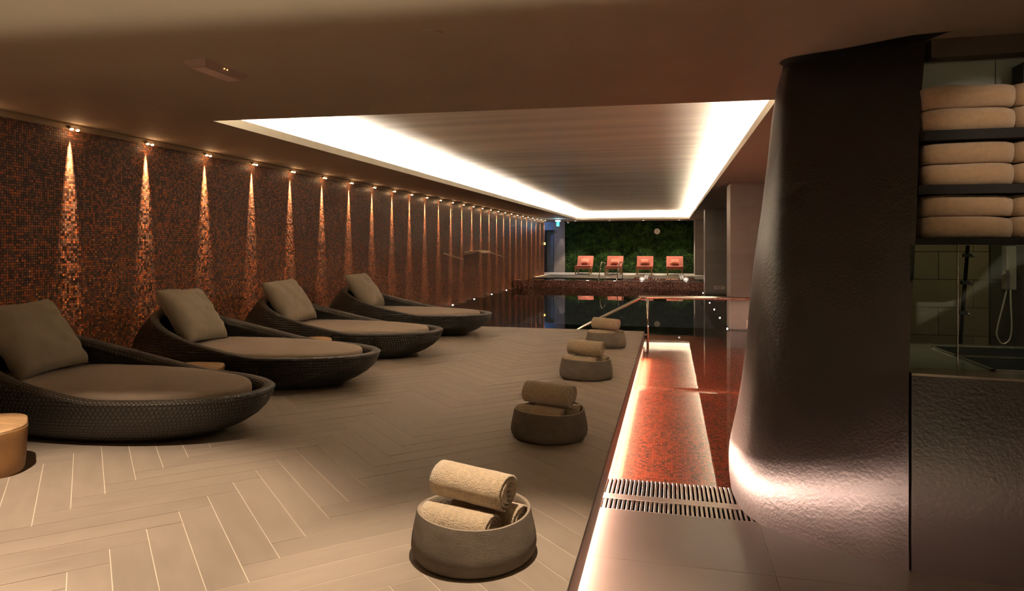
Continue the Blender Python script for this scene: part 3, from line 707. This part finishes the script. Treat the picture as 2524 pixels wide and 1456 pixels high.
# folded towels
def folded(wd, dp, hh, seed):
    """a towel folded in thirds: rounded front fold, slightly sagging"""
    V, F = [], []; nx, prof = 10, []
    for k in range(13):
        a = -PI/2+PI*k/12; prof.append((-math.cos(a)*hh*.42, hh/2+math.sin(a)*hh/2))
    prof = [(dp, 0)]+[(hh*.42+p[0], p[1]) for p in prof]+[(dp, hh)]
    for i in range(nx+1):
        x = -wd/2+wd*i/nx; e = 1-.06*(abs(i/nx-.5)*2)**6
        for (y, z) in prof:
            dz = .0025*math.sin(seed+i*.5)+.004*noise.noise(Vector((x*6, y*6, seed)))
            V.append((x, y+(1-e)*.4, max(0, z*e+dz*(z/hh))))
    m = len(prof)
    for i in range(nx):
        for k in range(m-1): F.append((i*m+k, i*m+k+1, (i+1)*m+k+1, (i+1)*m+k))
        F.append((i*m+m-1, i*m, (i+1)*m, (i+1)*m+m-1))
    F += [tuple(range(m)), tuple(range(nx*m+m-1, nx*m-1, -1))]
    return V, F
SN = {0: 'bottom', 1: 'middle', 2: 'top'}
for s, zb, zt in ((0, 1.384, 1.613), (1, 1.660, 1.893), (2, 1.947, 2.19)):
    hh = (zt-zb)/2-.001
    for c, xc in ((0, 1.505), (1, 1.920)):
        for l in (0, 1):
            V, F = folded(.408, .34, hh, s*3+c*1.7+l)
            o = obj('folded_towel', V, F, M['shelf_towel'], None, smooth=True)
            o.location = (xc+(.004 if l else 0)+s*.006-.003, 4.075+.006*l, zb+l*(hh+.0015))
            bm = bmesh.new(); bm.from_mesh(o.data); bmesh.ops.recalc_face_normals(bm, faces=bm.faces); bm.to_mesh(o.data); bm.free()
            tag(o, 'folded beige towel, %s one of the %s pile on the %s shelf' % ('upper' if l else 'lower', 'left' if c == 0 else 'right', SN[s]), 'towel', 'folded towels on the dark shelves')

# ------------------------------------------------------------------ ceiling fittings
t = empty('emergency_light', (-2.83, 3.86, ZC)); tag(t, 'shallow pinkish emergency light box on the ceiling', 'light')
V = [(-.085, -.225, 0), (.085, -.225, 0), (.085, .225, 0), (-.085, .225, 0), (-.06, -.19, -.035), (.06, -.19, -.035), (.06, .19, -.035), (-.06, .19, -.035)]
obj('housing', V, [(0, 1, 2, 3), (7, 6, 5, 4), (0, 4, 5, 1), (1, 5, 6, 2), (2, 6, 7, 3), (3, 7, 4, 0)], M['rose_grey'], t)
box('diffuser', -.05, .05, -.18, .18, -.042, -.035, plain('emergency_diffuser', (.5, .36, .33), .3), t)
for k in range(4): box('indicator', .074, .078, -.06+k*.03, -.052+k*.03, -.018, -.012, M['amber'] if k in (1, 2) else M['bar'], t)
t = empty('ceiling_disc', (-1.235, 3.50, ZC)); tag(t, 'flush round cover disc in the near ceiling', 'cover')
obj('disc', *lathe([(.048, -.006), (.052, -.003), (.052, 0)], 30), M['plaster'], t); obj('rim', *lathe([(.056, -.002), (.058, 0)], 30), M['bar'], t)

# ------------------------------------------------------------------ wicker lounger
A_, B_ = 1.30, .655
def ssc(z):
    K = [(0, .66), (.03, .74), (.08, .835), (.14, .91), (.20, .96), (.27, .99), (.32, 1.0), (.42, .975), (.52, .925), (.62, .86), (.72, .78)]
    for a, b in zip(K[:-1], K[1:]):
        if z <= b[0]: t = (z-a[0])/(b[0]-a[0]); return a[1]*(1-t)+b[1]*t
    return K[-1][1]
def outline(ph, s):
    x = math.cos(ph); y = math.sin(ph)
    r = 1/(abs(x)**2.25+abs(y)**2.25)**(1/2.25)
    x *= r; y *= r
    return (x*A_*s, y*B_*s*(1-.07*x))
def rimz(ph):
    x = outline(ph, 1)[0]/A_
    t = (1-x)/2; k = max(0, (t-.34)/.66)
    return .315+.36*k**1.25
def make_lounger():
    t = empty('wicker_daybed')
    n = 160; rows = 18
    V, F, UV = [], [], []
    for i in range(rows+1):
        for k in range(n):
            ph = 2*PI*k/n; zr = rimz(ph); z = zr*i/rows
            x, y = outline(ph, ssc(z)); V.append((x, y, z)); UV.append((k/n, i/rows*(zr/.32)*.55))
    for i in range(rows):
        for k in range(n): F.append((i*n+k, i*n+(k+1) % n, (i+1)*n+(k+1) % n, (i+1)*n+k))
    F.append(tuple(range(n-1, -1, -1)))
    obj('shell', V, F, M['wicker'], t, True, UV)
    V, F, UV = [], [], []
    prof = [(0, -.012), (.006, .004), (-.012, .016), (-.035, .019), (-.060, .016), (-.082, .006), (-.09, -.012), (-.088, -.05)]
    for i, (o_, dz) in enumerate(prof):
        for k in range(n):
            ph = 2*PI*k/n; zr = rimz(ph); s = ssc(zr); x, y = outline(ph, s); l = math.hypot(x, y)
            x1, y1 = outline(ph+.01, s); x0, y0 = outline(ph-.01, s); nx, ny = (y1-y0), -(x1-x0); q = math.hypot(nx, ny)
            V.append((x+nx/q*o_, y+ny/q*o_, zr+dz)); UV.append((k/n, i/(len(prof)-1)))
    for i in range(len(prof)-1):
        for k in range(n): F.append((i*n+k, i*n+(k+1) % n, (i+1)*n+(k+1) % n, (i+1)*n+k))
    obj('rim', V, F, M['wicker_rim'], t, True, UV)
    V, F, UV = [], [], []
    for i in range(7):
        for k in range(n):
            ph = 2*PI*k/n; zr = rimz(ph)-.03; z = zr+(.20-zr)*i/6; s = ssc(zr)*(1-i/6)+ssc(.25)*i/6
            x, y = outline(ph, s); l = math.hypot(x, y)
            V.append((x*(1-.088/l), y*(1-.088/l), z)); UV.append((k/n, 1-i/6))
    for i in range(6):
        for k in range(n): F.append((i*n+k, i*n+(k+1) % n, (i+1)*n+(k+1) % n, (i+1)*n+k))
    F.append(tuple(range(6*n, 7*n)))
    obj('lining', V, F, M['wicker'], t, True, UV)
    V, F = [], []
    prof = [(.80, .205), (.850, .215), (.862, .25), (.868, .29), (.866, .325), (.855, .343), (.82, .352), (.5, .360), (.2, .362)]
    for (s, z) in prof:
        for k in range(n):
            ph = 2*PI*k/n; x, y = outline(ph, s*.985)
            x = max(x, -A_*.80) if x < 0 else x
            V.append((x+.01, y, z+.0025*noise.noise(Vector((x*7, y*7, 1)))))
    for i in range(len(prof)-1):
        for k in range(n): F.append((i*n+k, i*n+(k+1) % n, (i+1)*n+(k+1) % n, (i+1)*n+k))
    F.append(tuple(range((len(prof)-1)*n, len(prof)*n)))
    obj('mattress', V, F, M['cushion'], t, True)
    return t
def copy_tree(o, parent=None):
    c = o.copy(); COL.objects.link(c); c.parent = parent
    for ch in o.children: copy_tree(ch, c)
    return c
def pillow_mesh(w2, h2, th, n=26, seed=0, wr=.012):
    V, F = [], []
    for side in (1, -1):
        for j in range(n+1):
            for i in range(n+1):
                u = -1+2*i/n; v = -1+2*j/n
                e = max(0, (1-u**4)*(1-v**4))**.5*.62+max(0, (1-u*u)*(1-v*v))**.5*.38
                px = u*w2*(1-.085*(1-v*v)*abs(u)**2); pz = v*h2*(1-.085*(1-u*u)*abs(v)**2)
                w_ = noise.noise(Vector((u*2.5+seed, v*5, seed)))*wr*e+noise.noise(Vector((u*9+seed, v*4, seed+3)))*wr*.5*(1-abs(e-.5))
                V.append((side*(th*e+w_*min(1, e*3)), px, pz))
    m = (n+1)*(n+1)
    for j in range(n):
        for i in range(n):
            a = j*(n+1)+i; F.append((a, a+1, a+n+2, a+n+1)); F.append((m+a, m+a+n+1, m+a+n+2, m+a+1))
    return V, F
proto = make_lounger(); first = True
LOC = [(-4.06, 4.30), (-4.01, 6.08), (-3.97, 7.88), (-3.90, 9.98)]
DL = ['dark wicker daybed with taupe mattress nearest the camera, cut by left frame edge', 'second dark wicker daybed from the camera, between two wood stumps', 'third dark wicker daybed from the camera, behind the smallest visible stump', 'furthest dark wicker daybed, next to the pool']
PLb = ['large taupe pillow on the nearest daybed, cut by left frame edge', 'large taupe pillow on the second daybed from the camera', 'large taupe pillow on the third daybed from the camera', 'large taupe pillow on the furthest wicker daybed']
for k, (x, y) in enumerate(LOC):
    t = proto if k == 0 else copy_tree(proto)
    t.location = (x, y, 0); tag(t, DL[k], 'daybed', 'wicker daybeds along the mosaic wall')
    V, F = pillow_mesh(.345, .325, .135, seed=k*2.3, wr=.02)
    p = obj('pillow', V, F, M['pillow'], None, True)
    p.location = (x-.74, y+.02, .63); p.rotation_euler = (math.radians([2, -3, 2, 0][k]), math.radians(-36), math.radians([4, 6, -2, 2][k]))
    bm = bmesh.new(); bm.from_mesh(p.data); bmesh.ops.remove_doubles(bm, verts=bm.verts, dist=.0004); bmesh.ops.recalc_face_normals(bm, faces=bm.faces); bm.to_mesh(p.data); bm.free()
    tag(p, PLb[k], 'pillow', 'pillows on the daybeds')
# stumps
def stump(x, y, label, seed, r=.235, hh=.29):
    t = empty('wood_stump', (x, y, 0)); tag(t, label, 'side table', 'wood stump side tables')
    def wob(a, z): return 1+.07*math.sin(2*a+seed)+.05*math.sin(3*a+seed*2)+.025*math.sin(5*a+seed)+.03*math.sin(a*4+z*9)
    V, F = lathe([(r*.86, 0), (r*.90, .03), (r*.93, .08), (r*.95, .13), (r*.97, .18), (r*1.0, .23), (r*1.01, hh-.025), (r*1.0, hh-.012)], 48, wob=wob)
    V = [(a, b, c+(-.03*max(0, math.cos(math.atan2(b, a)+1.6))*(c/hh) if c > .15 else 0)) for a, b, c in V]
    obj('trunk', V, F, M['wood_side'], t, True)
    V, F = lathe([(r*1.0, hh-.013), (r*.99, hh-.003), (r*.965, hh), (r*.5, hh+.001), (r*.05, hh+.001)], 48, wob=wob)
    V = [(a, b, c-.03*max(0, math.cos(math.atan2(b, a)+1.6))*min(1, math.hypot(a, b)/r)) for a, b, c in V]
    obj('top', V, F, M['wood_top'], t, True)
    V, F = tube([(r*.80*math.cos(q), r*.97*math.sin(q), .17+.05*(q+1.5)) for q in (-1.75, -1.5, -1.25, -1.0, -.8)], [.002, .008, .012, .010, .002], 8)
    obj('crack', V, F, M['black'], t)
stump(-3.99, 3.20, 'golden wood stump table at the left frame edge, with a crack in its side', 1.0, r=.27)
stump(-4.01, 5.20, 'wood stump table tucked between the first and second daybeds', 2.7)
stump(-3.88, 6.98, 'wood stump table tucked between the second and third daybeds', 4.4)

# ------------------------------------------------------------------ bowls with rolled towels
def roll_mesh(r, ln, turns=4.2, seed=0, sq=.93):
    V, F = [], []; n = int(turns*22); nl = 9; th = r/(turns+.6)
    for j in range(nl):
        xx = -ln/2+ln*j/(nl-1)
        for i in range(n+1):
            a = 2*PI*turns*i/n; rr = th*.7+(r-th*.7)*i/n
            e = (j == 0 or j == nl-1)
            off = .004*math.sin(a*1.3+seed)*(1 if e else 0)
            wv = .0025*noise.noise(Vector((xx*12, math.cos(a)*2, math.sin(a)*2+seed)))
            for q in (0, 1):
                R_ = rr+wv-(th*.60 if q else 0)
                R_ = max(R_, .002)
                V.append((xx+off+(.005 if e and q == 0 and j == 0 else 0)-(.005 if e and q == 0 and j else 0), R_*math.cos(a+seed), R_*sq*math.sin(a+seed)))
    m = 2*(n+1)
    def vi(j, i, q): return j*m+i*2+q
    for j in range(nl-1):
        for i in range(n):
            F.append((vi(j, i, 0), vi(j, i+1, 0), vi(j+1, i+1, 0), vi(j+1, i, 0)))
            F.append((vi(j, i, 1), vi(j+1, i, 1), vi(j+1, i+1, 1), vi(j, i+1, 1)))
        F.append((vi(j, n, 0), vi(j, n, 1), vi(j+1, n, 1), vi(j+1, n, 0))); F.append((vi(j, 0, 1), vi(j, 0, 0), vi(j+1, 0, 0), vi(j+1, 0, 1)))
    for i in range(n):
        F.append((vi(0, i, 0), vi(0, i, 1), vi(0, i+1, 1), vi(0, i+1, 0))); F.append((vi(nl-1, i, 0), vi(nl-1, i+1, 0), vi(nl-1, i+1, 1), vi(nl-1, i, 1)))
    return V, F
BN = ['nearest bowl', 'second bowl from the camera', 'third bowl from the camera', 'furthest bowl']
for k, (bx_, by_) in enumerate(((-.835, 2.91), (-.827, 4.83), (-.831, 7.06), (-.828, 9.27))):
    t = empty('towel_bowl', (bx_, by_, 0), [.1, 1.3, 2.2, .7][k])
    tag(t, ['shallow clay bowl of rolled towels nearest the camera, brightly lit', 'second clay bowl from the camera, in the dimmest part of the deck', 'third clay bowl of towels from the camera', 'furthest clay bowl of towels, at the deck corner by the handrail'][k], 'bowl', 'towel bowls along the deck edge')
    sd = k*1.9
    def wob(a, z): return 1+.02*math.sin(2*a+sd)+.012*math.sin(3*a+sd)+.006*noise.noise(Vector((math.cos(a)*3, math.sin(a)*3, z*20)))
    prof = [(.225, 0), (.252, .006), (.268, .025), (.273, .055), (.270, .09), (.262, .13), (.254, .165), (.250, .185), (.246, .197), (.238, .199), (.232, .192), (.236, .15), (.246, .09), (.24, .05), (.20, .035), (.05, .033)]
    V, F = lathe(prof[:9], 64, wob=wob); F = F[:-1]
    V = [(a, b, c+.006*math.sin(2*math.atan2(b, a)+sd)*(c/.2)) for a, b, c in V]
    obj('body', V, F, M['bowl'], t, True)
    V, F = lathe(prof[8:], 64, wob=wob); F = F[:-2]+[F[-1]]
    V = [(a, b, c+.006*math.sin(2*math.atan2(b, a)+sd)*(c/.2)) for a, b, c in V]
    obj('inner_rim', V, F, M['bowl_rim'], t, True)
    ax = math.radians(-15)
    ca, sa = math.cos(ax), math.sin(ax)
    ux = Vector((ca, sa, 0)); uy = Vector((-sa, ca, 0))
    for q, (du, dv, z, r, ln, nm) in enumerate(((-.025, -.085, .152, .083, .345, 'front lower'), (.03, .088, .152, .080, .335, 'rear lower'), (.0, .0, .301, .088, .36, 'top'))):
        V, F = roll_mesh(r, ln, seed=-2.83+.25*math.sin(k*3+q*2.1))
        o = obj('rolled_towel', V, F, M['towel'], None, True)
        p = Vector((bx_, by_, z))+ux*du+uy*dv
        o.location = p; o.rotation_euler = (0, math.radians(random.uniform(-1, 1)+(2 if q == 2 else 0)), ax+math.radians(random.uniform(-3, 3)))
        tag(o, 'rolled beige towel, %s of three in the %s' % (nm, BN[k]), 'towel', 'rolled towels in the bowls')

# ------------------------------------------------------------------ terracotta loungers at the far end
def far_lounger():
    t = empty('terracotta_lounger')
    box('seat', -.36, .36, -.10, .95, .26, .40, M['terracotta'], t, .025)
    bk = obj('backrest', boxv(-.37, .37, -.05, .05, 0, .62), BF, M['terracotta'], t); bevel(bk, .025); bk.location = (0, .92, .34); bk.rotation_euler = (math.radians(-42), 0, 0)
    for sx in (-.31, .31):
        for sy in (-.02, .85): box('leg', sx-.025, sx+.025, sy-.025, sy+.025, 0, .265, M['oak'], t)
    box('frame', -.33, .33, -.05, .90, .235, .262, M['oak'], t)
    return t
fp = far_lounger()
for k, x in enumerate((-3.86, -2.48, -1.12, .20)):
    t = fp if k == 0 else copy_tree(fp)
    t.location = (x, 31.35, .002); tag(t, 'terracotta upholstered lounger on wooden legs by the moss wall, %s from left' % ORD[k], 'lounger', 'terracotta loungers on the far terrace')
    V, F = pillow_mesh(.20, .14, .06, 12, seed=k)
    p = obj('lumbar_pillow', V, F, M['terracotta_dark'], None, True); p.location = (x, 31.35+.93, .58); p.rotation_euler = (0, math.radians(-40), -PI/2)
    p.rotation_euler = (0, math.radians(-40), math.radians(-90))
    tag(p, 'small terracotta pillow on the far lounger, %s from left' % ORD[k], 'pillow', 'pillows on the terracotta loungers')
# white fixtures on the weir
for x, n, s in ((-1.0, 'left', 1), (.55, 'right', -1)):
    t = empty('swan_spout', (x, 26.0, -.02)); tag(t, 'small white rounded pool ornament with upright fins, %s one of two' % n, 'ornament', 'white ornaments on the upper pool steps')
    obj('body', *lathe([(.03, .02), (.09, .06), (.11, .11), (.09, .16), (.03, .19)], 18), M['white'], t, True)
    for q in (0, 1):
        obj('fin', *tube([(s*(.09+q*.08), 0, .10), (s*(.12+q*.08), .02, .22), (s*(.16+q*.09), .02, .34)], [.03, .04, .008], 8), M['white'], t, True)
    lamp('lamp', 'POINT', (0, -.35, .15), 2.5, (1, .9, .8), t, shadow_soft_size=.03)  # added fill light that brightens the white ornament
    obj('stem', *tube([(0, 0, -.12), (0, 0, .05)], .02, 8), M['steel'], t)
# added unseen lamps that give the shallow pool its pink side glow
lamp('shallow_pool_fill', 'SPOT', (1.9, 10.6, -.26), 26, (1.0, .62, .5), aim=(.8, 10.9, -.5), spot_size=math.radians(140), spot_blend=.6, shadow_soft_size=.05)
lamp('shallow_pool_fill', 'SPOT', (2.1, 8.4, -.26), 10, (1.0, .62, .5), aim=(.9, 8.6, -.42), spot_size=math.radians(140), spot_blend=.6, shadow_soft_size=.05)
